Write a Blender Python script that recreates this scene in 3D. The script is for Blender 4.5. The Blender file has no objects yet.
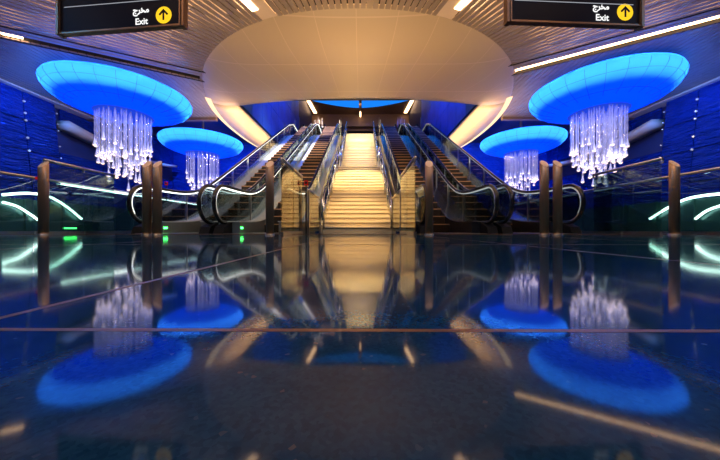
import bpy, bmesh, math, random
from mathutils import Vector, Matrix
random.seed(7)
C = bpy.context.scene.collection
PI = math.pi

# ---------------------------------------------------------------- materials
MATS = {}
def new_mat(name):
    m = bpy.data.materials.new(name); m.use_nodes = True
    nt = m.node_tree; nt.nodes.clear()
    out = nt.nodes.new('ShaderNodeOutputMaterial')
    MATS[name] = m
    return m, nt, out
def N(nt, t, **kw):
    n = nt.nodes.new(t)
    for k, v in kw.items():
        if k in n.inputs: n.inputs[k].default_value = v
        else: setattr(n, k, v)
    return n
def L(nt, a, b): nt.links.new(a, b)
def pbr(name, col, rough=.5, metal=0., var=.0, scale=8., bump=0., emis=None, es=0., stretch=(1,1,1), coat=0., spec=.5):
    m, nt, out = new_mat(name)
    p = N(nt, 'ShaderNodeBsdfPrincipled')
    p.inputs['Base Color'].default_value = (*col, 1)
    p.inputs['Roughness'].default_value = rough
    p.inputs['Metallic'].default_value = metal
    p.inputs['Coat Weight'].default_value = coat
    p.inputs['Specular IOR Level'].default_value = spec
    if emis:
        p.inputs['Emission Color'].default_value = (*emis, 1); p.inputs['Emission Strength'].default_value = es
    tc = N(nt, 'ShaderNodeTexCoord'); mp = N(nt, 'ShaderNodeMapping'); mp.inputs['Scale'].default_value = stretch
    L(nt, tc.outputs['Object'], mp.inputs['Vector'])
    no = N(nt, 'ShaderNodeTexNoise'); no.inputs['Scale'].default_value = scale; no.inputs['Detail'].default_value = 3
    L(nt, mp.outputs[0], no.inputs['Vector'])
    if var:
        r = N(nt, 'ShaderNodeMapRange'); r.inputs['To Min'].default_value = 1-var; r.inputs['To Max'].default_value = 1+var
        L(nt, no.outputs['Fac'], r.inputs['Value'])
        mx = N(nt, 'ShaderNodeVectorMath', operation='SCALE'); mx.inputs[0].default_value = col
        L(nt, r.outputs[0], mx.inputs['Scale']); L(nt, mx.outputs[0], p.inputs['Base Color'])
    if bump:
        b = N(nt, 'ShaderNodeBump'); b.inputs['Strength'].default_value = bump; b.inputs['Distance'].default_value = .01
        L(nt, no.outputs['Fac'], b.inputs['Height']); L(nt, b.outputs[0], p.inputs['Normal'])
    L(nt, p.outputs[0], out.inputs[0])
    return m
def emit(name, col, s):
    m, nt, out = new_mat(name)
    e = N(nt, 'ShaderNodeEmission'); e.inputs[0].default_value = (*col, 1); e.inputs[1].default_value = s
    L(nt, e.outputs[0], out.inputs[0]); return m
def glass(name, tint, refl=1.0, rough=.02, base=.04):
    m, nt, out = new_mat(name)
    t = N(nt, 'ShaderNodeBsdfTransparent'); t.inputs[0].default_value = (*tint, 1)
    g = N(nt, 'ShaderNodeBsdfGlossy'); g.inputs['Roughness'].default_value = rough
    g.inputs[0].default_value = (.9, .97, 1, 1)
    lw = N(nt, 'ShaderNodeLayerWeight'); lw.inputs[0].default_value = .25
    r = N(nt, 'ShaderNodeMapRange'); r.inputs['To Min'].default_value = base; r.inputs['To Max'].default_value = refl
    L(nt, lw.outputs['Fresnel'], r.inputs['Value'])
    mx = N(nt, 'ShaderNodeMixShader'); L(nt, r.outputs[0], mx.inputs[0]); L(nt, t.outputs[0], mx.inputs[1]); L(nt, g.outputs[0], mx.inputs[2])
    L(nt, mx.outputs[0], out.inputs[0]); return m

steel = pbr('brushed_steel', (.62,.58,.54), .28, 1., .12, 60, stretch=(1,1,.03))
post_steel = pbr('bollard_steel', (.36,.21,.12), .38, .55, .15, 80, stretch=(1,1,.02))
cap_steel = pbr('bollard_cap', (.95,.66,.42), .5, .0, .08, 30)
bright_steel = pbr('deck_steel', (.78,.80,.80), .22, 1., .1, 30, stretch=(1,.05,.05))
matte_black = pbr('matte_black', (.01,.01,.011), .8, 0, .1, 8, spec=.2)
satin_dark = pbr('satin_grey', (.30,.34,.31), .35, .5, .1, 8)
satin = pbr('satin_panel', (.74,.79,.72), .38, .25, .1, 8)
dark_metal = pbr('dark_metal', (.035,.035,.04), .35, .6, .2, 12)
casing = pbr('casing', (.10,.10,.115), .3, .8, .15, 6)
rubber = pbr('black_rubber', (.012,.012,.013), .22, 0, .2, 20, coat=.5)
step_m = pbr('step_metal', (.045,.032,.027), .42, .55, .25, 40, stretch=(1,1,1))
step_edge = pbr('step_edge', (.75,.42,.22), .4, .3, .1, 20)
bronze = pbr('bronze', (.22,.12,.07), .38, .8, .2, 12)
signface = pbr('sign_face', (.002,.002,.008), .5, 0, .1, 5, spec=.08)
beige = None
nosing_shade_m = pbr('painted_nosing_shadow', (.30,.17,.08), .6, 0, .1, 9)
stone = pbr('cream_stone', (.86,.72,.46), .38, 0, .07, 14)
brown = pbr('brown_panel', (.20,.12,.075), .5, .1, .12, 5)
darkblue = pbr('dark_blue_wall', (.012,.02,.08), .5, 0, .3, 3)
channel = pbr('channel_dark', (.02,.016,.014), .7, 0, .3, 3)
glassg = glass('balustrade_glass', (.86,.93,.92), .8)
glassb = glass('barrier_glass', (.72,.84,.80), .8)
glassd = glass('tinted_glass', (.55,.66,.72), .8)
glassa = glass('amber_glass', (.90,.78,.60), .8)
rail_glint = emit('handrail_glint', (1,.98,.90), 3.2)
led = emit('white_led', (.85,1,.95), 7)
glow_dim = emit('dim_glow', (.8,.85,.8), .55)
warm_led = emit('warm_cove', (1,.62,.32), 9)
warm_led2 = emit('warm_slot', (1,.60,.30), 7)
green_led = emit('green_indicator', (.05,1,.12), 9)
red_led = emit('red_indicator', (1,.03,.02), .28)
grey_e = emit('sign_line', (.55,.57,.65), .6)
white_e = emit('sign_white', (1,1,1), 1.1)
yellow_e = emit('sign_yellow', (1,.62,.02), 1.15)
blue_band = emit('blue_light_panel', (.01,.24,1), 1.0)
brass = pbr('brass_joint', (.34,.17,.08), .4, .7, .2, 10)

def m_floor():
    m, nt, out = new_mat('polished_terrazzo')
    p = N(nt, 'ShaderNodeBsdfPrincipled'); p.inputs['Roughness'].default_value = .06
    p.inputs['IOR'].default_value = 1.34
    tc = N(nt, 'ShaderNodeTexCoord')
    v = N(nt, 'ShaderNodeTexVoronoi'); v.inputs['Scale'].default_value = 420
    L(nt, tc.outputs['Object'], v.inputs['Vector'])
    cr = N(nt, 'ShaderNodeValToRGB'); L(nt, v.outputs['Color'], cr.inputs[0])
    e = cr.color_ramp.elements
    e[0].position = 0; e[0].color = (.007,.046,.084,1); e[1].position = .93; e[1].color = (.018,.082,.135,1)
    x = cr.color_ramp.elements.new(.95); x.color = (.11,.12,.12,1)
    n = N(nt, 'ShaderNodeTexNoise'); n.inputs['Scale'].default_value = 22; n.inputs['Detail'].default_value = 4
    L(nt, tc.outputs['Object'], n.inputs['Vector'])
    r = N(nt, 'ShaderNodeMapRange'); r.inputs['To Min'].default_value = .6; r.inputs['To Max'].default_value = 1.5
    L(nt, n.outputs['Fac'], r.inputs['Value'])
    s = N(nt, 'ShaderNodeVectorMath', operation='SCALE'); L(nt, cr.outputs[0], s.inputs[0]); L(nt, r.outputs[0], s.inputs['Scale'])
    L(nt, s.outputs[0], p.inputs['Base Color'])
    n2 = N(nt, 'ShaderNodeTexNoise'); n2.inputs['Scale'].default_value = 3
    L(nt, tc.outputs['Object'], n2.inputs['Vector'])
    b = N(nt, 'ShaderNodeBump'); b.inputs['Strength'].default_value = .02; b.inputs['Distance'].default_value = .01
    L(nt, n2.outputs['Fac'], b.inputs['Height']); L(nt, b.outputs[0], p.inputs['Normal'])
    L(nt, p.outputs[0], out.inputs[0]); return m
floor_m = m_floor()

def m_shell():
    m, nt, out = new_mat('soffit_panels')
    p = N(nt, 'ShaderNodeBsdfPrincipled'); p.inputs['Roughness'].default_value = .42
    tc = N(nt, 'ShaderNodeTexCoord'); sp = N(nt, 'ShaderNodeSeparateXYZ'); L(nt, tc.outputs['Object'], sp.inputs[0])
    def math_(op, a, b=None):
        n = N(nt, 'ShaderNodeMath', operation=op)
        for i, q in enumerate((a, b)):
            if q is None: continue
            if isinstance(q, (int, float)): n.inputs[i].default_value = q
            else: L(nt, q, n.inputs[i])
        return n.outputs[0]
    ang = math_('ARCTAN2', sp.outputs[0], math_('SUBTRACT', 17.5, sp.outputs[1]))
    f1 = math_('PINGPONG', math_('MULTIPLY', ang, 11.5), .5)
    dd = math_('PINGPONG', math_('MULTIPLY', sp.outputs[1], .62), .5)
    l1 = math_('LESS_THAN', f1, .010); l2 = math_('LESS_THAN', dd, .010)
    ln = math_('MAXIMUM', l1, l2)
    mx = N(nt, 'ShaderNodeMix', data_type='RGBA'); L(nt, ln, mx.inputs[0])
    mx.inputs[6].default_value = (.56,.42,.275,1); mx.inputs[7].default_value = (.66,.50,.34,1)
    L(nt, mx.outputs[2], p.inputs['Base Color']); L(nt, p.outputs[0], out.inputs[0]); return m
shell_m = m_shell()
slat_m = pbr('ceiling_slats', (.38,.29,.22), .42, .25, .14, 4)
beam_m = pbr('beam_panel', (.72,.55,.40), .45, 0, .05, 3)

def m_bluewall():
    m, nt, out = new_mat('rippled_blue_glass')
    p = N(nt, 'ShaderNodeBsdfPrincipled'); p.inputs['Base Color'].default_value = (.010,.06,.42,1)
    p.inputs['Roughness'].default_value = .2; p.inputs['Metallic'].default_value = .6
    tc = N(nt, 'ShaderNodeTexCoord'); mp = N(nt, 'ShaderNodeMapping'); mp.inputs['Scale'].default_value = (1,.55,4.5)
    L(nt, tc.outputs['Object'], mp.inputs[0])
    n = N(nt, 'ShaderNodeTexNoise'); n.inputs['Scale'].default_value = 3.2; n.inputs['Detail'].default_value = 3; n.inputs['Distortion'].default_value = .6
    L(nt, mp.outputs[0], n.inputs[0])
    b = N(nt, 'ShaderNodeBump'); b.inputs['Strength'].default_value = 1.; b.inputs['Distance'].default_value = .22
    L(nt, n.outputs['Fac'], b.inputs['Height']); L(nt, b.outputs[0], p.inputs['Normal'])
    L(nt, p.outputs[0], out.inputs[0]); return m
bluewall = m_bluewall()

def m_dish():
    m, nt, out = new_mat('backlit_blue_fabric')
    t = N(nt, 'ShaderNodeBsdfTranslucent'); t.inputs[0].default_value = (.05,.33,1,1)
    e = N(nt, 'ShaderNodeEmission'); e.inputs[0].default_value = (.0,.055,1,1); e.inputs[1].default_value = .62
    a = N(nt, 'ShaderNodeAddShader'); L(nt, t.outputs[0], a.inputs[0]); L(nt, e.outputs[0], a.inputs[1])
    L(nt, a.outputs[0], out.inputs[0]); return m
dish_m = m_dish()
seam_m = pbr('seam', (.01,.03,.15), .6)
def m_crystal(name, e):
    m, nt, out = new_mat(name)
    g = N(nt, 'ShaderNodeBsdfGlass'); g.inputs['IOR'].default_value = 1.45; g.inputs['Roughness'].default_value = .02
    t = N(nt, 'ShaderNodeBsdfTransparent')
    lw = N(nt, 'ShaderNodeMixShader'); lw.inputs[0].default_value = .45; L(nt, g.outputs[0], lw.inputs[2]); L(nt, t.outputs[0], lw.inputs[1])
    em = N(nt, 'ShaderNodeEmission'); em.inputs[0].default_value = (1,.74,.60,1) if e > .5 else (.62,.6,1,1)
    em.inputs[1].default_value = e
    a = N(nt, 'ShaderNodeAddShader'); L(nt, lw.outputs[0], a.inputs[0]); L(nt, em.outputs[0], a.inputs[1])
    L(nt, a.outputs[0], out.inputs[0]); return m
crystal = m_crystal('crystal_rod', .09)  # faint emission stands in for the sparkle inside the glass
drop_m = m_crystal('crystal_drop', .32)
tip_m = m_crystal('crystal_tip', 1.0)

# ---------------------------------------------------------------- helpers
def obj(name, bm, mat, parent=None, smooth=False, loc=None):
    me = bpy.data.meshes.new(name)
    bmesh.ops.recalc_face_normals(bm, faces=bm.faces)
    bm.to_mesh(me); bm.free()
    if smooth:
        for p in me.polygons: p.use_smooth = True
    for m in (mat if isinstance(mat, (list, tuple)) else [mat]): me.materials.append(m)
    o = bpy.data.objects.new(name, me); C.objects.link(o)
    if parent: o.parent = parent
    if loc: o.location = loc
    return o
def tag(o, label, cat, group=None):
    o['label'] = label; o['category'] = cat
    if group: o['group'] = group
    return o
def thing(name, label, cat, loc=(0,0,0), rz=0, group=None):
    o = bpy.data.objects.new(name, None); C.objects.link(o); o.empty_display_size = .2
    o.location = loc; o.rotation_euler = (0,0,rz)
    return tag(o, label, cat, group)
def struct(name, bm, mat, parent=None, smooth=False, label=None):
    o = obj(name, bm, mat, parent, smooth)
    if not parent: o['kind'] = 'structure'
    if label: o['label'] = label
    return o
def box(bm, x0, x1, y0, y1, z0, z1, mi=0):
    vs = [bm.verts.new(p) for p in [(x0,y0,z0),(x1,y0,z0),(x1,y1,z0),(x0,y1,z0),(x0,y0,z1),(x1,y0,z1),(x1,y1,z1),(x0,y1,z1)]]
    for f in [(0,3,2,1),(4,5,6,7),(0,1,5,4),(1,2,6,5),(2,3,7,6),(3,0,4,7)]:
        fc = bm.faces.new([vs[i] for i in f]); fc.material_index = mi
    return vs
def B(*a):
    bm = bmesh.new(); box(bm, *a); return bm
def prism(bm, pts, x0, x1):
    """outline in (y,z), extruded along x"""
    a = [bm.verts.new((x0,p[0],p[1])) for p in pts]; b = [bm.verts.new((x1,p[0],p[1])) for p in pts]
    bm.faces.new(a); bm.faces.new(b[::-1])
    n = len(pts)
    for i in range(n): bm.faces.new([a[i], b[i], b[(i+1)%n], a[(i+1)%n]])
def slabpoly(bm, pts, z0, z1):
    a = [bm.verts.new((p[0],p[1],z0)) for p in pts]; b = [bm.verts.new((p[0],p[1],z1)) for p in pts]
    bm.faces.new(a); bm.faces.new(b[::-1]); n = len(pts)
    for i in range(n): bm.faces.new([a[i], b[i], b[(i+1)%n], a[(i+1)%n]])
def strip(bm, up, lo, x0, x1):
    """solid between two (y,z) polylines with equal counts"""
    n = len(up); q = []
    for x in (x0, x1): q.append([[bm.verts.new((x,p[0],p[1])) for p in up],[bm.verts.new((x,p[0],p[1])) for p in lo]])
    for i in range(n-1):
        for s in (0,1): bm.faces.new([q[s][0][i], q[s][0][i+1], q[s][1][i+1], q[s][1][i]])
        for s in (0,1): bm.faces.new([q[0][s][i], q[0][s][i+1], q[1][s][i+1], q[1][s][i]])
    for i in (0, n-1): bm.faces.new([q[0][0][i], q[1][0][i], q[1][1][i], q[0][1][i]])
def tube(bm, pts, r, seg=10, rx=None, caps=True):
    """round tube along 3-D points; rx = radius across x if oval"""
    pts = [Vector(p) for p in pts]; rings = []
    for i, p in enumerate(pts):
        d = (pts[min(i+1,len(pts)-1)] - pts[max(i-1,0)]).normalized()
        ref = Vector((1,0,0)) if abs(d.x) < .9 else Vector((0,0,1))
        u = (ref - d*ref.dot(d)).normalized(); w = d.cross(u)
        rings.append([bm.verts.new(p + u*math.cos(2*PI*k/seg)*(rx or r) + w*math.sin(2*PI*k/seg)*r) for k in range(seg)])
    for a, b in zip(rings, rings[1:]):
        for k in range(seg): bm.faces.new([a[k], a[(k+1)%seg], b[(k+1)%seg], b[k]])
    if caps: bm.faces.new(rings[0][::-1]); bm.faces.new(rings[-1])
def lathe(bm, prof, seg=24, c=(0,0,0)):
    rings = []
    for r, z in prof:
        if r < 1e-5: rings.append([bm.verts.new((c[0],c[1],c[2]+z))])
        else: rings.append([bm.verts.new((c[0]+r*math.cos(2*PI*k/seg), c[1]+r*math.sin(2*PI*k/seg), c[2]+z)) for k in range(seg)])
    for a, b in zip(rings, rings[1:]):
        for k in range(seg):
            j = (k+1)%seg
            if len(a)==1 and len(b)==1: continue
            if len(a)==1: bm.faces.new([a[0], b[j], b[k]])
            elif len(b)==1: bm.faces.new([a[k], a[j], b[0]])
            else: bm.faces.new([a[k], a[j], b[j], b[k]])

# ---------------------------------------------------------------- camera (low on the floor, 14 mm)
F = 280.; CX = .127; CH = .085
cam = bpy.data.cameras.new('camera'); cam.lens = 14; cam.sensor_width = 36; cam.clip_start = .01
co = bpy.data.objects.new('camera', cam); C.objects.link(co)
co.location = (CX, 0, CH); co.rotation_euler = (math.radians(90), 0, math.radians(.35))
cam.shift_y = -.0007
bpy.context.scene.camera = co

# ---------------------------------------------------------------- setting
CZ = 5.0
def rim(th):                      # superellipse rim of the oval soffit
    c, s = math.cos(th), math.sin(th); e = 2.25
    k = (abs(c)**e + abs(s)**e) ** (-1/e)
    return (6.35*k*s, 14.4 - 8.2*k*c)      # th=0 towards the camera
def halfw(y):
    t = min(1, abs((y-14.4)/8.2)); return 6.35*(1 - t**2.25)**(1/2.25)

struct('floor', B(-12.4,12.4,-4,19,-.12,0), floor_m)
bm = bmesh.new()
for x in [-.22+1.2*k for k in range(-10,11)]: box(bm, x-.0045, x+.0045, -4, 5.0, -.002, .0002)
for y in [.236+1.35*k for k in range(-3,4)]: box(bm, -12, 12, y-.0032, y+.0032, -.002, .0002)
struct('trim_1', bm, brass, label='brass joint strips in the polished floor')
bm = bmesh.new(); box(bm, -12, 12, 4.95, 5.12, -.002, .004)
struct('trim_2', bm, brass, label='brown metal threshold strip before the escalators')

# side walls : leaning rippled glass panels in front of a dark backing
for s, nm in ((-1,'left'), (1,'right')):
    bm = bmesh.new(); box(bm, *sorted((s*12.1, s*12.35)), -4, 19, 0, 9); w = struct('wall_'+nm, bm, darkblue)
    bm = bmesh.new()
    y = 10.95
    while y > -3:
        for z0, z1 in ((.9,1.75),(1.75,2.9),(2.9,3.95),(3.95,5.05)):
            vs = box(bm, *sorted((s*11.78, s*11.84)), y-1.02, y, z0+.015, z1-.015)
            for v in vs: v.co.y -= (v.co.z-3)*.09
        y -= 1.05
    struct('wall_panelling', bm, bluewall, w)
    bm = bmesh.new()
    for z in (2.9, 3.35, 3.95, 4.2, 4.6):
        bmesh.ops.create_icosphere(bm, subdivisions=1, radius=.045, matrix=Matrix.Translation((s*11.75, 9.92-(z-3)*.09, z)))
        bmesh.ops.create_icosphere(bm, subdivisions=1, radius=.03, matrix=Matrix.Translation((s*11.75, 10.98-(z-3)*.09, z)))
    struct('panel_fixing', bm, pbr('fixing_'+nm, (.9,.9,.9), .2, 1, emis=(.8,.9,1), es=.25), w)  # slight emission paints a glint on the metal fixings
    # recessed bay further back with a curved gilt ribbon
    bm = bmesh.new()
    for y in (11.2, 13.1, 15.0, 16.9):
        for z0, z1 in ((0,1.6),(1.6,3.2),(4.2,5.6)):
            box(bm, *sorted((s*12.02, s*12.08)), y, y+1.86, z0+.01, z1-.01)
    struct('bay_panelling', bm, bluewall, w)
    bm = bmesh.new()
    up = []; lo = []
    for i in range(17):
        t = i/16; y = 11.0+t*6.5; z = 4.18 - .42*math.sin(t*PI*.9)
        up.append((y, z+.05+.16*(1-t))); lo.append((y, z-.07))
    strip(bm, up, lo, *sorted((s*11.45, s*12.0)))
    struct('curved_ledge', bm, beam_m, w, True)
    # lower dado wall carrying the curved glowing reflection lines
    bm = bmesh.new(); box(bm, *sorted((s*9.55, s*9.7)), 4.6, 17, 0, .95)
    for y in range(5, 17): box(bm, *sorted((s*9.50, s*9.55)), y-.03, y+.03, 0, .97)
    d = struct('trim_3' if s < 0 else 'trim_4', bm, pbr('dado_'+nm, (.04,.11,.11), .25, .3, .3, 2), label='low dark teal side wall')
# glowing tubes standing in for light lines reflected in the glass
def px(x, y, X):                       # where a ray meets the plane x = X
    D = (X-CX)*F/(x-361.7); return (X, D, CH+(229.5-y)*D/F)
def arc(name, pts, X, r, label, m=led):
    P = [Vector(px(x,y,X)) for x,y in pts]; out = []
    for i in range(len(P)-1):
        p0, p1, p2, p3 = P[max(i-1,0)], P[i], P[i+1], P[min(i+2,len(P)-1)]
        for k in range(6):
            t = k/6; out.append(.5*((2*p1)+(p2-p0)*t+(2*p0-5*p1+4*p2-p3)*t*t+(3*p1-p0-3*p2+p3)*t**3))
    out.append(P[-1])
    bm = bmesh.new(); tube(bm, out, r, 8); return tag(obj(name, bm, m, smooth=True), label, 'light strip', 'curved reflected light lines low on the side walls')
arc('glow_strip', [(0,194.5),(25,193),(46,196),(64,206),(80,219)], -9.45, .035, 'upper curved white line of reflected light on the low wall at far left')
arc('glow_strip', [(0,202),(14,206),(26,213),(36,220)], -9.45, .03, 'lower short curved white line of reflected light on the low wall at far left')
arc('glow_strip', [(648,219),(664,209),(682,200),(700,196),(720,194)], 9.45, .035, 'upper curved white line of reflected light on the low wall at far right')
arc('glow_strip', [(693,219),(704,211),(720,205)], 9.45, .03, 'lower short curved white line of reflected light on the low wall at far right')

struct('wall_back_left', B(-12.4,-4.75,18.0,18.3,0,6), bluewall)
struct('wall_back_right', B(4.75,12.4,18.0,18.3,0,6), bluewall)
struct('wall_front', B(-12.4,12.4,-4.3,-4,0,9), darkblue)

# ---- ceiling: radial slats in front, straight slats over the wings
P0 = (0., 11.7)
A1 = math.radians(62); A1R = math.radians(58.2)
def rim_r(th):
    lo, hi = 1., 14.
    for _ in range(30):
        m_ = (lo+hi)/2; x = P0[0]+m_*math.sin(th); y = P0[1]-m_*math.cos(th)
        inside = (abs(x)/6.35)**2.25 + (abs(y-14.4)/8.2)**2.25 < 1
        if inside: lo = m_
        else: hi = m_
    return hi
bm = bmesh.new()
gap = .034
def cell(th0, th1, r0, r1):
    tm = (th0+th1)/2
    pts = []
    for th, r, sg in ((th0,r0,1),(th0,r1,1),(th1,r1,-1),(th1,r0,-1)):
        x = P0[0]+r*math.sin(th); y = P0[1]-r*math.cos(th)
        x += sg*gap/2*math.cos(tm); y += sg*gap/2*math.sin(tm)
        pts.append((x,y))
    slabpoly(bm, pts, CZ+.02, CZ+.05)
rings = [3.0, 6.6, 8.1, 9.7, 11.6, 14.2, 18]
BE0, BE1 = math.radians(19.2), math.radians(24.0)      # the lit radial beams sit between these angles
for i in range(len(rings)-1):
    ra, rb = rings[i], rings[i+1]
    n = [84,104,132,156,184,216][i]
    for k in range(n):
        t0 = -A1+(A1+A1R)*k/n; t1 = -A1+(A1+A1R)*(k+1)/n; tm = (t0+t1)/2
        if BE0 < abs(tm) < BE1: continue
        a = max(ra+.002, rim_r(tm)-.05); b = min(rb, 12.1/max(.01,abs(math.sin(tm))), 15.6/max(.01, math.cos(tm)))
        if b-a < .1: continue
        if random.random() < .5:
            mid = a + (b-a)*random.uniform(.25,.75); cell(t0, t1, a, mid); cell(t0, t1, mid, b)
        else: cell(t0, t1, a, b)
        if random.random() < .45:          # blanking strip laid over part of a slot
            q0 = random.uniform(a, b); q1 = min(b, q0+random.uniform(.3,1.2))
            if q1-q0 > .15:
                w_ = .03; pts = []
                for r_, o_ in ((q0,-w_),(q1,-w_),(q1,w_),(q0,w_)):
                    pts.append((P0[0]+r_*math.sin(t1)+o_*math.cos(t1), P0[1]-r_*math.cos(t1)+o_*math.sin(t1)))
                slabpoly(bm, pts, CZ+.052, CZ+.058)
struct('ceiling', bm, slat_m)
# wings
for s, nm in ((-1,'left'), (1,'right')):
    bm = bmesh.new(); x = 4.6
    while x < 12.1:
        y0 = max(11.72 - (.53 if s < 0 else .62)*x, 0) + (.22 if s < 0 else .30)
        y1 = 12.3
        if x < 6.7:
            lim = 14.4 - 8.2*max(0, (1-min(1,(x/6.35))**2.25))**(1/2.25)
            y1 = min(y1, lim+.6)
        if y1 > y0+.1:
            x0, x1 = x+.012, x+.15
            yy = y0
            while yy < y1-.05:
                ye = min(y1, yy+random.uniform(.8,2.0))
                slabpoly(bm, [(s*x0,yy),(s*x1,yy-.07),(s*x1,ye-.02),(s*x0,ye-.02)], CZ+.02, CZ+.05); yy = ye
        x += .162
    struct('ceiling_'+nm, bm, slat_m)
    # end trim at the back of the wing + side cove
    struct('trim_5' if s<0 else 'trim_6', B(*sorted((s*6.3,s*12.1)), 12.28, 12.45, CZ-.10, CZ+.25), brown, label='brown beam closing the ceiling wing')
    struct('trim_7' if s<0 else 'trim_8', B(*sorted((s*11.60,s*12.1)), -4, 12.3, CZ-.06, CZ+.0), beam_m, label='beige edge strip where ceiling meets side wall')
    # dark channel between the sectors
    bm = bmesh.new()
    a = A1 if s < 0 else A1R; d = Vector((math.sin(a), -math.cos(a))); nrm = Vector((d.y, -d.x))
    p0 = Vector(P0) + d*5.2; p1 = Vector(P0)+d*13.6
    def quad(o0, o1, z0, z1, q0=p0, q1=p1):
        pts = [q0+nrm*o0, q1+nrm*o0, q1+nrm*o1, q0+nrm*o1]
        slabpoly(bm, [(s*p.x,p.y) for p in pts], z0, z1)
    quad(-.28, .34, CZ+.35, CZ+.37); quad(-.30,-.27, CZ, CZ+.36); quad(.33,.36, CZ, CZ+.36)
    for k in range(26):
        t = k/25; q = p0+(p1-p0)*t; w = (p1-p0).normalized()*.05
        quad(-.27, .33, CZ+.18, CZ+.21, q, q+w)
    struct('trim_9' if s<0 else 'trim_10', bm, channel, label='dark recessed channel across the ceiling')
    segs = [(0,1)] if s > 0 else [(.02,.05),(.545,.59)]
    for t0, t1 in segs:
        bm = bmesh.new()
        quad(-.17,-.05, CZ+.05, CZ+.12, p0+(p1-p0)*t0, p0+(p1-p0)*t1)
        o = obj('cove_light', bm, warm_led)
        tag(o, 'long warm light line in the ceiling channel above the right chandeliers' if s>0 else ('short warm light piece in the dark left ceiling channel, nearest the oval soffit' if t0 < .1 else 'short warm light piece midway along the dark left ceiling channel' if t0 < .5 else 'warm light piece at the left end of the dark left ceiling channel'), 'ceiling light')
    # lit radial beam
    bm = bmesh.new(); am = (BE0+BE1)/2
    for th0, th1, z in ((BE0+.004,BE1-.004,CZ+.04),):
        pts = []
        for th, r in ((th0,rim_r(th0)-.1),(th0,14),(th1,14),(th1,rim_r(th1)-.1)): pts.append((s*r*math.sin(th), P0[1]-r*math.cos(th)))
        slabpoly(bm, pts, z, z+.03)
    struct('trim_11' if s<0 else 'trim_12', bm, beam_m, label='smooth beige beam radiating from the oval soffit')
    bm = bmesh.new(); th = BE1-.002 if s<0 else BE1-.002
    for th0, th1 in ((BE1-.034, BE1-.006),):
        pts = []
        for th, r in ((th0,rim_r(th0)+.25),(th0,12),(th1,12),(th1,rim_r(th1)+.25)): pts.append((s*r*math.sin(th), P0[1]-r*math.cos(th)))
        slabpoly(bm, pts, CZ+.02, CZ+.039)  # glowing strip widened to stand for light washed over the beam
    tag(obj('light_line', bm, warm_led), 'warm light line along the %s radial ceiling beam' % nm, 'ceiling light', None)
# plenum above the slats
struct('ceiling_plenum', B(-12.4,12.4,-4.3,12.3,CZ+.75,CZ+.85), channel)
struct('ceiling_rear', B(-12.4,-4.9,12.3,18.3,5.65,5.8), darkblue)
struct('ceiling_rear_right', B(4.9,12.4,12.3,18.3,5.65,5.8), darkblue)
for i, r in enumerate((5.75, 6.35, 7.0, 7.7, 8.5, 9.4, 10.5, 12.0)):
    bm = bmesh.new(); n = 60; w = .42; va = []; vb = []
    for k in range(n+1):
        t = -A1+.03+(A1+A1R-.06)*k/n
        if rim_r(t) > r-.1 or (r+w)*abs(math.sin(t)) > 12: continue
        va.append((r*math.sin(t), P0[1]-r*math.cos(t))); vb.append(((r+w)*math.sin(t), P0[1]-(r+w)*math.cos(t)))
    if i < 4 and len(va) < n: pass
    A_ = [bm.verts.new((*p, CZ+.30)) for p in va]; B_ = [bm.verts.new((*p, CZ+.30)) for p in vb]
    for a0,a1,b0,b1 in zip(A_, A_[1:], B_, B_[1:]):
        if (a1.co-a0.co).length < 1.0: bm.faces.new([a0,a1,b1,b0])
    for f in list(bm.faces):
        pass
    bmesh.ops.solidify(bm, geom=bm.faces[:], thickness=.02)
    if len(bm.faces): tag(obj('plenum_lamp', bm, warm_led2), 'warm curved lamp glowing through the slots of the front ceiling', 'ceiling light', 'curved lamps above the slotted ceiling')
for s in (-1,1):
    for y0, x0, x1 in ((8.0,9.4,12.0),(9.3,9.9,12.0),(6.6,10.2,12.0)):
        tag(obj('plenum_lamp', B(*sorted((s*x0,s*x1)), y0, y0+.35, CZ+.25, CZ+.27), emit('wing_lamp', (.85,.75,.9), 1.6)), 'pale lamp glowing through slots of the %s ceiling wing beside the wall' % ('left' if s<0 else 'right'), 'ceiling light', 'pale lamps above the ceiling wings')

# ---- the oval soffit with its opening over the escalators
bm = bmesh.new()
def zsh(x, y):
    rho = ((abs(x)/6.35)**2.25 + (abs(y-14.4)/8.2)**2.25)**(1/2.25)
    rho = min(1, rho); return CZ - .16 + .02*(1-rho) + .22*max(0,(rho-.86)/.14)**2
OW, OY = 4.62, 10.75
def patch(rows, fx0, fx1, nx=24):
    g = []
    for y in rows:
        a, b = fx0(y), fx1(y); rw = []
        for k in range(nx+1):
            x = a+(b-a)*k/nx; yq = y
            if y <= OY+1e-4 and abs(x) < OW: yq = y - .58*(1-(x/OW)**2)*max(0,(y-6.2)/(OY-6.2))**4
            rw.append(bm.verts.new((x, yq, zsh(x, yq))))
        g.append(rw)
    for r0, r1 in zip(g, g[1:]):
        for k in range(nx): bm.faces.new([r0[k], r0[k+1], r1[k+1], r1[k]])
front = [14.4-8.2*math.cos(t) for t in [i*math.acos((14.4-OY)/8.2)/26 for i in range(27)]]
front[0] += .002
patch(front, lambda y: -halfw(y), lambda y: halfw(y), 60)
rear = [OY+(18.0-OY)*i/20 for i in range(21)]
patch(rear, lambda y: -halfw(y), lambda y: -OW, 10); patch(rear, lambda y: OW, lambda y: halfw(y), 10)
bmesh.ops.remove_doubles(bm, verts=bm.verts, dist=.0005)
o = struct('ceiling_oval', bm, shell_m, smooth=True, label='large smooth beige oval soffit above the escalators')
mod = o.modifiers.new('thick', 'SOLIDIFY'); mod.thickness = .05; mod.offset = 1
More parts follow.
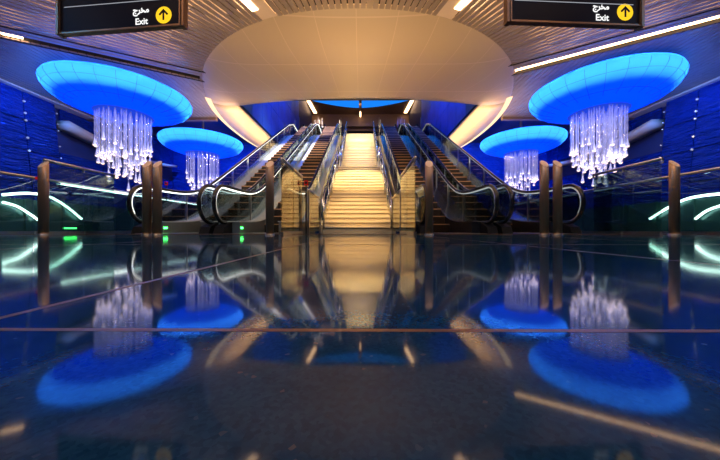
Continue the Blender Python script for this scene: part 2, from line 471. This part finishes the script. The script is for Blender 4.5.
for s, nm in ((-1,'left'), (1,'right')):
    bm = bmesh.new(); pts = []; pin = []
    for i in range(40):
        y = 10.4+(17.4-10.4)*i/39; w = halfw(y)
        pts.append((s*(w-.03), y)); pin.append((s*(w-.26), y))
    for i in range(39):
        pass
    va = [bm.verts.new((p[0], p[1], CZ+.03)) for p in pts]; vb = [bm.verts.new((p[0], p[1], zsh(p[0],p[1])-.012)) for p in pin]
    for i in range(39): bm.faces.new([va[i], va[i+1], vb[i+1], vb[i]])
    o = obj('rim_glow_band', bm, emit('rim_glow_'+nm, (1,.72,.45), 1.5)); m2 = o.modifiers.new('t','SOLIDIFY'); m2.thickness=.01  # glowing band stands in for light washing the rolled rim
    tag(o, 'glowing band of warm light washed along the %s rim of the oval soffit' % nm, 'ceiling light')
# floor slab around the opening
for s, nm in ((-1,'left'), (1,'right')):
    w = struct('wall_well_'+nm, B(*sorted((s*4.68,s*4.86)), 10.0, 30, 4.95, 11.2), darkblue)
    bm = bmesh.new()
    for k in range(8):
        for z0 in (5.05, 6.6, 8.15, 9.7):
            box(bm, *sorted((s*4.64,s*4.67)), 10.85+k*1.3, 10.85+(k+1)*1.3-.03, z0, z0+1.52)
    struct('well_panelling', bm, pbr('well_blue_glass', (.01,.09,.62), .4, 0, .5, 1.2), w)
struct('wall_well_front', B(-4.86,4.86,9.85,10.0,4.95,11.2), brown)
struct('floor_upper', B(-4.68,4.68,21.35,30,6.9,7.2), brown)
struct('ceiling_upper', B(-4.86,4.86,9.85,30,11.2,11.4), brown)
bm = bmesh.new(); box(bm, -4.68,-2.0,27,27.2,7.2,11.2); box(bm, 2.0,4.68,27,27.2,7.2,11.2); box(bm,-2,2,27,27.2,9.6,11.2)
box(bm, -4.68, 4.68, 26.6, 27.0, 9.9, 10.1)
struct('wall_upper', bm, brown)
struct('wall_upper_corridor', B(-4,4,29.6,29.8,7.2,11.2), darkblue)
# blue light lens in the upper ceiling (two bulging halves) and its side lamps
for s, nm in ((-1,'left'), (1,'right')):
    bm = bmesh.new(); up = []; lo = []
    n = 16; top = []; bot = []
    for i in range(n+1):
        t = i/n; x = s*(.12+t*4.1); yb = 25.4-1.5*t**1.7
        top.append((x, 22.0)); bot.append((x, yb))
    slabpoly(bm, top+bot[::-1], 11.12, 11.2)
    tag(obj('blue_light_panel', bm, blue_band), 'glowing blue %s half of the lens shaped light above the stair top' % nm, 'ceiling light')
    a, b = (s*4.5,23.4), (s*4.28,26.6)
    bm = bmesh.new(); slabpoly(bm, [(a[0]-.14,a[1]),(a[0]+.14,a[1]),(b[0]+.14,b[1]),(b[0]-.14,b[1])], 11.13, 11.2)
    tag(obj('light_line', bm, warm_led2), 'short warm slanting light at the %s end of the blue upper light' % nm, 'ceiling light')
bm = bmesh.new(); box(bm, -.10,.10, 22, 27, 10.95, 11.2); struct('beam', bm, brown)
tag(obj('light_line', B(-.06,.06,25.8,26.9,10.9,10.94), warm_led2), 'tiny warm lamp at the centre beam above the stair top', 'ceiling light')
for x in (-1.1, 0, 1.2):
    bm = bmesh.new(); lathe(bm, [(0,0),(.07,0),(.07,.05),(0,.05)], 12, (x, 28.6, 9.2 if x else 9.4))
    tag(obj('overhead_light', bm, emit('dl', (.6,.75,1), 3)), 'tiny pale lamp in the dark corridor beyond the stair top', 'ceiling light', 'tiny corridor lamps')

# ---------------------------------------------------------------- escalators
SL = math.tan(math.radians(30)); Y0, Y1, UP = 7.6, 7.6+7.2/math.tan(math.radians(30)), 7.2
def pitch(y): return 0 if y < Y0 else (UP if y > Y1 else (y-Y0)*SL)
def path(off, y0, y1, dz=0, smooth=.45):
    ys = [y0]; y = y0
    ks = []
    def z(y):                          # softened knees
        def sp(t, k=.35): return k*math.log(1+math.exp(max(-30,min(30,t/k))))
        return SL*(sp(y-Y0) - sp(y-Y1))
    n = 64
    cand = [y0+(Y0+1.6-y0)*i/16 for i in range(17)] + [Y0+1.6+(Y1-1.6-Y0-1.6)*i/8 for i in range(1,9)] + [Y1-1.6+(y1-Y1+1.6)*i/14 for i in range(1,15)]
    return [(y, z(y)+off) for y in cand]
def newel(y, zc, r, up=True, end=-1, n=14):
    """half circle, from the bottom forward to the top (front) """
    s = -1 if up else 1
    return [(y + s*r*math.sin(PI*i/n), zc - r*math.cos(PI*i/n)) for i in range(n+1)]
HR = path(1.0, 5.78, 21.6)
def hand_outline(off=0.):
    r = .39-off; zc = .61
    a = [(6.35, .20+off), (6.05, .215+off)] + newel(5.78, zc, r)          # bottom -> front -> top
    b = [(y, z-off) for y, z in HR[1:-1]]
    c = newel(21.6, UP+.61, r, False)[::-1] + [(21.3, UP+.215+off),(21.0,UP+.20+off)]
    return a + b + c
def escalator(xa, xb, label, lightm, lamp, dark, green):
    """xa, xb: handrail positions"""
    xc = (xa+xb)/2
    t = thing('escalator', label, 'escalator', (xc, 5.3, 0), 0, 'escalators beside the central stair')
    hw = (xb-xa)/2
    def P(name, bm, mat, smooth=False, par=None):
        for v in bm.verts: v.co.x -= xc; v.co.y -= 5.3
        return obj(name, bm, mat, par or t, smooth)
    for sd, x in ((-1, xa), (1, xb)):
        inn = -sd
        bm = bmesh.new(); tube(bm, [(x, p[0], p[1]) for p in hand_outline(0)], .026, 10, .042); hr = P('handrail', bm, rubber, True)
        bm = bmesh.new(); tube(bm, [(x, p[0], p[1]) for p in hand_outline(.036)], .014, 8, .03); P('handrail_guide', bm, bright_steel, True)
        if lightm:
            pts = hand_outline(.055)[6:-10]
            bm = bmesh.new(); tube(bm, [(x+inn*.012, p[0], p[1]) for p in pts], .010, 6); P('glow_strip', bm, lightm)  # glowing tube stands in for the white reflection along the handrail
        # glass
        bm = bmesh.new(); up = [(y, z-.06) for y, z in HR]; lo = [(y, z-.74) for y, z in HR]
        fr = newel(5.78, .61, .34); ncl = len(fr)
        strip(bm, up, lo, x-.006, x+.006)
        prism(bm, [(5.78,.27)]+fr[1:-1]+[(5.78,.95)], x-.006, x+.006)
        bk = newel(21.6, UP+.61, .34, False)
        prism(bm, [(21.6,UP+.27)]+bk[1:-1]+[(21.6,UP+.95)], x-.006, x+.006)
        P('glass_panel', bm, glassd if dark else glassg)
        # deck + skirt
        bm = bmesh.new(); dk = path(.24, 5.95, 21.4); un = [(y, max(0.0, z-.62)) for y, z in dk]
        xi, xo = x+inn*.27, x-inn*.125
        strip(bm, dk, un, min(xi,xo), max(xi,xo))
        P('skirt', bm, casing if dark else satin_dark)
        bm = bmesh.new(); dk2 = path(.262, 5.9, 21.4); strip(bm, dk2, [(y,z-.02) for y,z in dk2], min(xi,xo)-.004, max(xi,xo)+.004)
        P('deck', bm, bright_steel if dark else satin)
        bm = bmesh.new(); prism(bm, [(5.55,0),(5.62,.14),(5.95,.245),(6.4,.245),(6.4,0)], x-.10, x+.10); P('newel_base', bm, matte_black)
        # joints between glass panels: slim clips
        for k in range(11):
            y = 7.2+k*1.3; z = pitch(y); bm = bmesh.new()
            box(bm, x-.008, x+.008, y-.008, y+.008, z+.26, z+.98); P('glass_joint', bm, steel)
    if green:
        bm = bmesh.new(); box(bm, xa+.262, xa+.282, 5.96, 6.07, .10, .14); P('indicator_light', bm, green_led)
    # casing under the steps
    bm = bmesh.new(); a = path(-.26, 5.6, 21.4); b = [(y, max(-.05, z-.75)) for y, z in a]; a = [(y, max(-.02,z)) for y,z in a]
    strip(bm, a, b, xa+.1, xb-.1); P('truss_casing', bm, casing)
    bm = bmesh.new(); box(bm, xa+.275, xb-.275, 5.2, 6.6, -.01, .012)
    for k in range(10): box(bm, xa+.31+k*.075, xa+.33+k*.075, 6.5, 6.62, .012, .02)
    P('comb_plate', bm, steel)
    bm = bmesh.new(); box(bm, xa+.275, xb-.275, 21.0, 21.5, UP-.02, UP+.012); P('floor_plate', bm, steel)
    # steps
    w = hw-.28
    bm = bmesh.new(); box(bm, -w, w, 0, .41, -.05, -.004)
    for k in range(28):
        x = -w+.02+k*(2*w-.04)/28; box(bm, x, x+.02, .0, .41, -.004, 0)
    box(bm, -w, w, .005, .03, -.235, -.03)
    for k in range(28):
        x = -w+.02+k*(2*w-.04)/28; box(bm, x, x+.02, -.004, .006, -.235, -.03)
    box(bm, -w, w, -.012, .012, -.022, .003, 1)
    st = obj('step', bm, [step_m, step_edge], t)
    first = True; y = 6.62; k = 0
    while y < 21.0:
        yy = y
        zz = 0 if yy < Y0-.2 else min(UP, math.ceil(max(0,(yy+.2-Y0))/.4)*.2309)
        if zz >= UP-.05: zz = UP
        if first: c = st; first = False
        else: c = st.copy(); C.objects.link(c); c.parent = t
        c.location = (0, yy-5.3, max(zz, .005)); y += .4
    return t
escalator(-4.38, -3.02, 'far left escalator with lit clear balustrades and brown steps', rail_glint, 1, False, True)
escalator(-2.73, -1.37, 'brightly lit escalator directly left of the cream stair', rail_glint, 1, False, True)
escalator(1.38, 2.73, 'dark escalator directly right of the cream stair', glow_dim, 0, True, False)
escalator(3.02, 4.38, 'far right dark escalator with blue tinted balustrades', glow_dim, 0, True, False)

# ---------------------------------------------------------------- central stair
st = thing('staircase', 'glowing cream stone staircase between the two pairs of escalators', 'stairs', (0, 8.4, 0))
def flight(y0, z0, n, rise, run, hw):
    bm = bmesh.new(); box(bm, -hw, hw, 0, run+.25, -rise-.02, -.035); box(bm, -hw, hw, -.045, run+.02, -.032, 0); box(bm, -hw+.01, hw-.01, -.012, .0, -.050, -.031, 1)  # brown front strip paints the shadow line under each nosing
    s0 = obj('step', bm, [stone, nosing_shade_m], st); s0.location = (0, y0-8.4, z0+rise)
    for k in range(1, n):
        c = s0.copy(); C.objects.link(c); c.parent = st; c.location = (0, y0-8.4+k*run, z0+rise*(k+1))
flight(8.4, 0, 19, 3.12/19, 5.4/19, 1.05)
obj('landing', B(-1.05,1.05,13.78-8.4,14.9-8.4,2.95,3.121), stone, st)
flight(14.8, 3.12, 25, 4.08/25, 6.3/25, .98)
obj('landing', B(-1.05,1.05,21.08-8.4,21.4-8.4,6.95,7.198), stone, st)
for s in (-1, 1):
    bm = bmesh.new(); x0, x1 = sorted((s*1.06, s*1.14))
    prism(bm, [(-.05,0),(-.05,.22),(5.35,3.32),(6.5,3.34),(12.7,7.36),(13,7.36),(13,6.5),(6.5,2.6),(5.4,2.6),(1.0,0)], x0, x1)
    obj('stringer', bm, pbr('stringer', (.75,.68,.52), .35, .3), st)
    r = thing('stair_handrail', 'steel handrail with posts on the %s edge of the cream stair' % ('left' if s<0 else 'right'), 'handrail', (s*1.0, 8.3, 0), 0, 'stair handrails')
    bm = bmesh.new(); top = [(0,-.25,.35),(0,-.25,.95),(0,-.1,1.05),(0,5.4,4.15),(0,6.5,4.17),(0,12.75,8.2),(0,13.0,8.25),(0,13.2,8.25)]
    tube(bm, top, .028, 10); obj('rail', bm, bright_steel, r, True)
    bm = bmesh.new(); tube(bm, [(0,-.25,.5),(0,-.1,.62),(0,5.4,3.72),(0,6.5,3.74),(0,12.75,7.77),(0,13.1,7.8)], .018, 8); obj('lower_rail', bm, bright_steel, r, True)
    for k in range(12):
        y = .05+k*1.14
        def zz(y):
            for a, b in zip([(-.25,0.95-.95)]+[(-.1,1.05),(5.4,4.15),(6.5,4.17),(12.75,8.2)], [(-.1,1.05),(5.4,4.15),(6.5,4.17),(12.75,8.2),(13.2,8.25)]):
                if a[0] <= y <= b[0]: return a[1]+(b[1]-a[1])*(y-a[0])/(b[0]-a[0])
            return 8.2
        z = zz(y); bm = bmesh.new(); tube(bm, [(0,y,z-1.02),(0,y,z)], .02, 8); obj('post', bm, bright_steel, r, True)

# ---------------------------------------------------------------- bollards
R_ = .061; H_ = 1.10
seg = 28
def bollard(x, lab, flip):
    r = thing('bollard', lab, 'bollard', (x, 4.34, 0), 0, 'slant topped steel bollards before the escalators')
    bm = bmesh.new()
    def topz(c, s, R): return H_ + 1.05*R*s - flip*.08*R*c
    vb = []; vt = []; vc = []
    for k in range(seg):
        c, s = math.cos(2*PI*k/seg), math.sin(2*PI*k/seg)
        vb.append(bm.verts.new((R_*c, R_*s, .0))); vt.append(bm.verts.new((R_*c, R_*s, topz(c,s,R_))))
    for k in range(seg): bm.faces.new([vb[k], vb[(k+1)%seg], vt[(k+1)%seg], vt[k]])
    bm.faces.new(vb); bm.faces.new(vt)
    obj('column', bm, post_steel, r, True)
    for p in r.children[0].data.polygons:
        if len(p.vertices) > 4: p.use_smooth = False
    bm = bmesh.new(); a = []; b = []
    for k in range(seg):
        c, s = math.cos(2*PI*k/seg), math.sin(2*PI*k/seg); q = R_*.93
        a.append(bm.verts.new((q*c, q*s, topz(c,s,q)+.001))); b.append(bm.verts.new((q*c, q*s, topz(c,s,q)+.006)))
    bm.faces.new(a[::-1]); bm.faces.new(b)
    for k in range(seg): bm.faces.new([a[k], a[(k+1)%seg], b[(k+1)%seg], b[k]])
    obj('slanted_cap', bm, cap_steel, r)
    bm = bmesh.new(); lathe(bm, [(0,0),(.072,0),(.072,.012),(.066,.02),(.061,.02)], 28); obj('base_plate', bm, steel, r, True)
    bm = bmesh.new(); bmesh.ops.create_cone(bm, cap_ends=True, segments=10, radius1=.012, radius2=.01, depth=.02, matrix=Matrix.Translation((flip*R_, 0, .86)) @ Matrix.Rotation(PI/2, 4, 'Y')); obj('fixing_stud', bm, dark_metal, r)
    return r
b0 = bollard(-4.84, 'leftmost bollard, at the end of the left glass barrier', -1)
bollard(-3.215, 'left one of the pair of bollards before the far left escalator', -1)
bollard(-3.055, 'right one of the pair of bollards before the far left escalator', -1)
bollard(-1.30, 'single bollard just left of the cream stair', -1)
bollard(1.17, 'single bollard just right of the cream stair', -1)
bollard(2.945, 'left one of the pair of bollards before the far right escalator', 1)
bollard(3.15, 'right one of the pair of bollards before the far right escalator', 1)
bollard(4.94, 'rightmost bollard, at the end of the right glass barrier', 1)

o = obj('warning_light', B(-.075,-.05,-.05,-.025,.86,.90), red_led, b0); o['label'] = 'tiny red lamp'
# ---------------------------------------------------------------- glass barriers
def barrier(x, y0, y1, h, lab, gm, rail=True, grp='glass barriers with steel handrails', pw=1.3, hang=.0):
    r = thing('glass_barrier', lab, 'barrier', (x, y0, 0), 0, grp)
    L_ = y1-y0; n = max(1, round(L_/pw))
    for k in range(n):
        a, b = L_*k/n+.012, L_*(k+1)/n-.012
        obj('glass_panel', B(-.007,.007,a,b,.04,h-.05), gm, r)
        obj('shoe', B(-.025,.025,a,b,0,.05), steel, r)
    bm = bmesh.new(); tube(bm, [(0,-hang,h),(0,L_,h)], .027, 12); obj('handrail', bm, steel, r, True)
    bm = bmesh.new()
    for k in range(n+1): box(bm, -.012,.012, L_*k/n-.012, L_*k/n+.012, h-.07, h-.02)
    obj('bracket', bm, steel, r)
    return r
barrier(-4.98, 4.47, 5.75, 1.20, 'left glass barrier running back from the leftmost bollard', glassb, pw=.66)
barrier(4.86, 4.44, 5.75, 1.20, 'right glass barrier running back from the rightmost bollard', glassb, pw=.7)
barrier(-1.135, 4.40, 5.9, 1.20, 'amber glass barrier just left of the cream stair', glassa, pw=.75)
barrier(.955, 4.34, 5.9, 1.20, 'amber glass barrier just right of the cream stair', glassa, pw=.75)
bl = barrier(-6.62, 3.2, 12.0, 1.15, 'long glass balustrade below the left chandeliers', glassb, pw=1.25)
br = barrier(6.35, 3.2, 12.0, 1.15, 'long glass balustrade below the right chandeliers', glassb, pw=1.25)
bm = bmesh.new(); tube(bm, [(.05,3.0,1.10),(.05,8.6,1.10)], .014, 6); obj('glow_strip', bm, led, bl)
bm = bmesh.new(); tube(bm, [(-.05,5.0,1.10),(-.05,8.6,1.10)], .008, 6); obj('glow_strip', bm, glow_dim, br)
obj('indicator_light', B(.01,.03,3.10,3.36,.10,.13), green_led, bl)
# short stair-side glass wings with red push buttons
for s, X in ((-1,-1.05),(1,.99)):
    r = thing('glass_wing', 'low glass screen joining the barrier to the %s edge of the stair' % ('left' if s<0 else 'right'), 'barrier', (X, 6.2, 0), 0, 'low stair side glass screens')
    obj('glass_panel', B(-.006,.006,0,1.7,.04,.94), glassa, r)
    bm = bmesh.new(); tube(bm, [(0,0,.96),(0,1.72,.96)], .025, 10); obj('handrail', bm, steel, r, True)
    for y in (0, 1.7): obj('post', B(-.02,.02,y-.02,y+.02,0,.95), steel, r)
def button(x, y, z, lab):
    r = thing('stop_button', lab, 'sign', (x, y, 0), 0, 'small red emergency plates')
    obj('post', B(-.015,.015,0,.03,0,z-.06), dark_metal, r)
    obj('plate', B(-.04,.04,-.012,.012,z-.05,z+.05), red_led, r)
    bm = bmesh.new(); lathe(bm, [(0,0),(.03,0),(.026,.012),(0,.014)], 12)
    for v in bm.verts: v.co = Vector((v.co.x, -.012-v.co.z, z+v.co.y))
    obj('button', bm, dark_metal, r)
button(-1.06, 5.97, 1.08, 'small red plate at the end of the barrier left of the stair')
button(-5.62, 8.2, 1.44, 'small red plate between the left pair of bollards and the left inner newel')

def area(name, loc, size, power, col, target=None, sy=None, spread=None):
    l = bpy.data.lights.new(name, 'AREA'); l.energy = power; l.color = col; l.size = size
    if sy: l.shape = 'RECTANGLE'; l.size_y = sy
    if spread: l.spread = math.radians(spread)
    o = bpy.data.objects.new(name, l); C.objects.link(o); o.location = loc
    d = (Vector(target)-Vector(loc)).normalized() if target else Vector((0,0,-1))
    o.rotation_euler = d.to_track_quat('-Z','Y').to_euler(); return o
def spot(name, loc, target, power, col, ang=60, blend=.6, r=.05):
    l = bpy.data.lights.new(name, 'SPOT'); l.energy = power; l.color = col; l.spot_size = math.radians(ang); l.spot_blend = blend; l.shadow_soft_size = r
    o = bpy.data.objects.new(name, l); C.objects.link(o); o.location = loc
    d = (Vector(target)-Vector(loc)).normalized(); o.rotation_euler = d.to_track_quat('-Z','Y').to_euler(); return o
# ---------------------------------------------------------------- chandeliers
rod_cache = {}
def chandelier(x, y, lab, nstr, seed, zc=4.42, R=1.86, bright=1.0, vz=1.0):
    random.seed(seed)
    t = thing('chandelier', lab, 'chandelier', (x, y, zc), 0, 'jellyfish shaped chandeliers')
    bm = bmesh.new()
    prof = [(R*.93,.13),(R*.98,.08),(R,0),(R*.99,-.10),(R*.955,-.20),(R*.90,-.30),(R*.82,-.39),(R*.72,-.46),(R*.62,-.52),(R*.50,-.575),(R*.43,-.61),(R*.41,-.60)]
    prof = [(a_, b_*vz) for a_, b_ in prof]; zc0 = -.60*vz
    lathe(bm, prof, 72); obj('dish', bm, dish_m, t, True)
    bm = bmesh.new(); lathe(bm, [(.01,.16),(R*.6,.16),(R*.93,.10)], 48); obj('top_cover', bm, emit('cover_blue_%d'%seed, (.01,.10,1), 1.4*bright), t, True)
    bm = bmesh.new()
    for k in range(26):
        a = 2*PI*k/26
        tube(bm, [((r+.004)*math.cos(a),(r+.004)*math.sin(a),z-.004) for r,z in prof[2:9]], .0055, 4, caps=False)
    for rr_, zz in ((R*.958,-.20*vz),(R*.725,-.463*vz)):
        tube(bm, [((rr_+.003)*math.cos(2*PI*k/72),(rr_+.003)*math.sin(2*PI*k/72),zz-.006) for k in range(73)], .0045, 4, caps=False)
    obj('seam', bm, seam_m, t)
    bm = bmesh.new(); lathe(bm, [(0,zc0+.025),(R*.40,zc0+.025),(R*.415,zc0),(R*.40,zc0-.015),(0,zc0)], 48); obj('crystal_plate', bm, emit('plate_blue_%d'%seed,(.02,.08,1),.7), t)
    bm = bmesh.new(); tube(bm, [(0,0,.15),(0,0,.60 if y < 12.3 else 1.2)], .05, 10); obj('stem', bm, steel, t)
    # crystal strands in rings, the inner rings hang lowest
    ringsN = [(.70,-2.05,26),(.56,-2.35,20),(.40,-2.68,14),(.20,-2.95,8)]
    tot = sum(n for *_, n in ringsN)
    for rad, zend, n in ringsN:
        n = max(4, round(n*nstr/tot))
        for k in range(n):
            a = 2*PI*(k+random.uniform(-.25,.25))/n; ln = round((-zend-.6)*random.uniform(.68,1.05)/.12)*.12
            rx, ry = rad*math.cos(a)*random.uniform(.94,1.04), rad*math.sin(a)*random.uniform(.94,1.04)
            key = round(ln,2)
            if key not in rod_cache:
                bm = bmesh.new()
                pts = []; m_ = int(ln/.09)+1
                zs = [-(ln)*i/m_ for i in range(m_+1)]
                pr = [(0,0)]
                for i, z in enumerate(zs): pr.append((.014+.008*((i*7+3)%3), z))
                pr.append((0,-ln-.005))
                lathe(bm, pr, 6)
                me = bpy.data.meshes.new('crystal_strand'); bm.to_mesh(me); bm.free()
                for p in me.polygons: p.use_smooth = True
                me.materials.append(crystal); rod_cache[key] = me
            o = bpy.data.objects.new('crystal_strand', rod_cache[key]); C.objects.link(o); o.parent = t; o.location = (rx, ry, zc0)
            if 'drop' not in rod_cache:
                bm = bmesh.new(); lathe(bm, [(0,.22),(.016,.16),(.028,.08),(.046,0),(.052,-.03),(.040,-.062),(0,-.08)], 10)
                me = bpy.data.meshes.new('crystal_drop'); bm.to_mesh(me); bm.free()
                for p in me.polygons: p.use_smooth = True
                me.materials.append(drop_m); me.materials.append(tip_m); rod_cache['drop'] = me
                for p in me.polygons:
                    if p.center.z < -.02: p.material_index = 1
            d = bpy.data.objects.new('crystal_drop', rod_cache['drop']); C.objects.link(d); d.parent = o; d.location = (0,0,-ln)
    # lamps inside the dish
    for k in range(26):
        a = 2*PI*(k+.5)/26
        q = (x+(R-.50)*math.cos(a), y+(R-.50)*math.sin(a), zc-.06)
        spot('dish_lamp', q, (x+R*math.cos(a), y+R*math.sin(a), zc-.01), 13*bright, (.66,.86,1), 150, 1., .06)
    return t
chandelier(-7.70, 9.2, 'large blue jellyfish chandelier at upper left with hanging crystal drops', 68, 3, 4.46, 1.92)
chandelier(-7.78, 13.9, 'smaller looking blue chandelier behind the left one, beside the escalators', 60, 5)
chandelier(7.80, 9.15, 'large blue jellyfish chandelier at upper right with glowing crystal drops', 76, 11, 4.56, 1.93, 1.0, 1.15)
chandelier(7.95, 13.8, 'smaller looking blue chandelier behind the right one, beside the escalators', 60, 13)

# ---------------------------------------------------------------- exit signs
def text_mesh(s, size, font=None):
    cu = bpy.data.curves.new('t', 'FONT'); cu.body = s; cu.size = size; cu.extrude = .0015; cu.resolution_u = 4; cu.offset = size*(.012 if font is None else .018)
    cu.align_x = 'CENTER'; cu.align_y = 'CENTER'
    if font: cu.font = font
    o = bpy.data.objects.new('t', cu); C.objects.link(o)
    bpy.context.view_layer.update()
    me = bpy.data.meshes.new_from_object(o.evaluated_get(bpy.context.evaluated_depsgraph_get()))
    bpy.data.objects.remove(o)
    xs = [v.co.x for v in me.vertices]; ys = [v.co.y for v in me.vertices]
    me.transform(Matrix.Translation((-(min(xs)+max(xs))/2, -(min(ys)+max(ys))/2, 0))); return me
ZB = 2.665
def sign(A, Bp, lab, marks):
    """A, Bp: (x,y) of left and right lower corners of the front face"""
    d = Vector((Bp[0]-A[0], Bp[1]-A[1])); W = d.length; ang = math.atan2(d.y, d.x); d.normalize()
    t = thing('exit_sign', lab, 'sign', (A[0], A[1], ZB), ang, 'hanging exit signs')
    H = .66
    obj('face_panel', B(.05, W-.05, .02, .075, .03, H-.03), signface, t)
    bm = bmesh.new(); box(bm, 0,.06,0,.085,0,H); box(bm, W-.06,W,0,.085,0,H); box(bm,.06,W-.06,.004,.075,.008,.03); box(bm,.06,W-.06,0,.085,H-.028,H)
    box(bm, .035,.05,-.012,0,0,H); box(bm, W-.05,W-.035,-.012,0,0,H)
    obj('frame', bm, bronze, t)
    for u in (W*.22, W*.78):
        bm = bmesh.new(); tube(bm, [(u,.045,H),(u,.045,CZ+.015-ZB)], .016, 8); obj('hanger', bm, steel, t)
    def loc(pxx, pyy):
        pxx -= 1.2; pyy -= 1.2; dx = (pxx-361.7)/F
        # (A + u d) : x = CX + y*dx
        u = (CX + A[1]*dx - A[0])/(d.x - d.y*dx); y = A[1]+u*d.y
        return u, CH+(229.5-pyy)*y/F - ZB, y
    for kind, x, y, sz in marks:
        u, z, D = loc(x, y); k = D/F
        if kind == 'disc':
            bm = bmesh.new(); bmesh.ops.create_cone(bm, cap_ends=True, segments=40, radius1=sz*k, radius2=sz*k, depth=.006, matrix=Matrix.Rotation(PI/2,4,'X'))
            dd = obj('yellow_disc', bm, yellow_e, t); dd.location = (u, .016, z)
            q = sz*k; bm = bmesh.new()
            box(bm, -q*.115, q*.115, -.006, -.0035, -q*.62, q*.5)
            for sg in (-1,1):
                pts = [(0,q*.66),(0,q*.42),(sg*q*.42,0),(sg*q*.56,q*.13)] if False else [(0,q*.72),(0,q*.38),(sg*q*.46,-q*.08),(sg*q*.62,q*.10)]
                a = [bm.verts.new((p[0],-.006,p[1])) for p in pts]; b = [bm.verts.new((p[0],-.0035,p[1])) for p in pts]
                bm.faces.new(a); bm.faces.new(b[::-1])
                for i in range(4): bm.faces.new([a[i],b[i],b[(i+1)%4],a[(i+1)%4]])
            obj('arrow', bm, signface, dd)
        elif kind == 'line':
            u2, z2, _ = loc(x+sz, y); o_ = obj('divider_line', B(u, u2, .012, .018, z-.003, z+.003), grey_e, t)
        else:
            me = text_mesh(kind, sz*k, AR if ord(kind[0]) > 1000 else None)
            me.materials.clear(); me.materials.append(white_e)
            o_ = bpy.data.objects.new('lettering', me); C.objects.link(o_); o_.parent = t
            o_.rotation_euler = (PI/2,0,0); o_.location = (u, .015, z)
import glob, os
AR = None
try:
    base = bpy.utils.system_resource('DATAFILES')
    g = glob.glob(os.path.join(base, 'fonts', 'NotoSansArabic*'))
    if g: AR = bpy.data.fonts.load(g[0])
except Exception: pass
ARAB = '\uFE9D\uFEAE\uFEA8\uFEE3'
def W_(pxx, D): return (CX+(pxx-361.7)/F*D, D)
sign(W_(53.5,3.68), W_(182.5,3.52), 'hanging exit sign at upper left above the large left chandelier', [('disc',163,14.3,8.4),('Exit',140.8,20.6,9),(ARAB,140,11.2,13.5),('line',62,6.2,112)])
sign(W_(507,3.48), W_(643,3.577), 'hanging exit sign at upper right above the large right chandelier', [('disc',626,13.6,8.2),('Exit',603.5,18.9,9),(ARAB,602,9.9,13),('line',516,1.0,118)])

# ---------------------------------------------------------------- lights
WARM = (1,.66,.36)
for yy, zz, pw in ((14.4,2.9,7000),(15.8,3.9,7400),(17.2,4.8,8000),(18.7,5.8,9000),(20.4,6.9,10000)):
    spot('stair_spot', (0,10.4,10.9), (0,yy,zz), pw, (1,.84,.54), 19, 1.)
spot('stair_spot', (0,9.7,4.75), (0,12.0,2.0), 1600, (1,.80,.46), 52)
spot('stair_spot', (0,6.6,4.7), (0,9.3,.8), 950, (1,.72,.34), 32)
spot('escalator_spot', (-3.4,11.5,10.5), (-2.9,14.5,3), 7000, (1,.80,.60), 38)
spot('escalator_spot', (-3.4,10.4,10.8), (-2.7,19,6.5), 2500, (1,.80,.60), 26)
# unseen fill lights added in mid-air to brighten the oval soffit and slatted ceiling
area('soffit_wash', (0,6.4,2.3), 3.0, 88, WARM, (0,9.5,5), 1.0)
for s in (-1,1):
    area('rim_wash', (s*4.75,13.6,4.25), 6.0, 150, (1,.70,.40), (s*6.2,13.6,4.9), .12)
    area('soffit_wash', (s*4.7,10.6,2.9), .8, 30, WARM, (s*4.9,12,5), .4)
    area('ceiling_wash', (s*4.6,4.7,2.2), 2.5, 75, WARM, (s*4.8,6.8,5), 1.0)
# blue washes on the side walls
for s in (-1,1):
    spot('wall_wash', (s*9.6,9.2,4.85), (s*11.8,9.6,2.2), 420, (.05,.25,1), 120)
    spot('wall_wash', (s*10.2,15.2,5.4), (s*9.5,18,3.0), 1100, (.02,.15,1), 130)
    spot('wall_wash', (s*6.2,16,5.4), (s*6.6,18,2.0), 700, (.02,.18,1), 130)
    spot('well_wash', (s*3.2,13,10.9), (s*4.7,14.5,6.5), 2200, (.02,.12,1), 110)
    area('ceiling_blue', (s*7.8,9.2,4.62), 2.4, 60, (.02,.10,1), (s*7.8,9.2,6))  # unseen blue fill added for the dish's upward glow on the ceiling
    spot('crystal_spot', (s*7.75,9.2,3.74), (s*7.75,9.2,0), 14, (1,.85,.75), 110)
for x in (-5,-2.2,0,2.2,5): spot('overhead_light', (x,1.6,4.9), (x*.95,4.3,.6), 110, (1,.68,.42), 70)  # unseen warm spots added to light the bollards from the front
for s in (-1,1): spot('dado_wash', (s*8.0,6.5,2.3), (s*9.5,8.0,.3), 40, (.5,1,.85), 120)  # unseen green spots added to brighten the low side walls
for x in (-7.5,-2.5,2.5,7.5): spot('blue_floor_fill', (x,1.2,4.9), (x*.6,2.6,0), 110, (.04,.38,1), 130)  # unseen blue fill added so the floor reads bluer
for s in (-1,1):
    area('wing_wash', (s*10.3,9.4,3.9), 1.2, 45, (.03,.14,1), (s*10.3,9.6,5), 2.0)  # unseen blue fill added in mid-air to tint the ceiling wings
    area('wing_wash', (s*7.6,6.6,3.4), 1.5, 28, (.03,.14,1), (s*8.0,8.0,5), .8)
spot('upper_warm', (0,24.0,10.8), (0,26.8,9.8), 60, WARM, 150)

w = bpy.data.worlds.new('world'); bpy.context.scene.world = w; w.use_nodes = True
w.node_tree.nodes['Background'].inputs[0].default_value = (.06,.12,.4,1); w.node_tree.nodes['Background'].inputs[1].default_value = .05
vs = bpy.context.scene.view_settings
vs.view_transform = 'Standard'; vs.look = 'None'; vs.gamma = 1; vs.exposure = 0; vs.use_curve_mapping = False
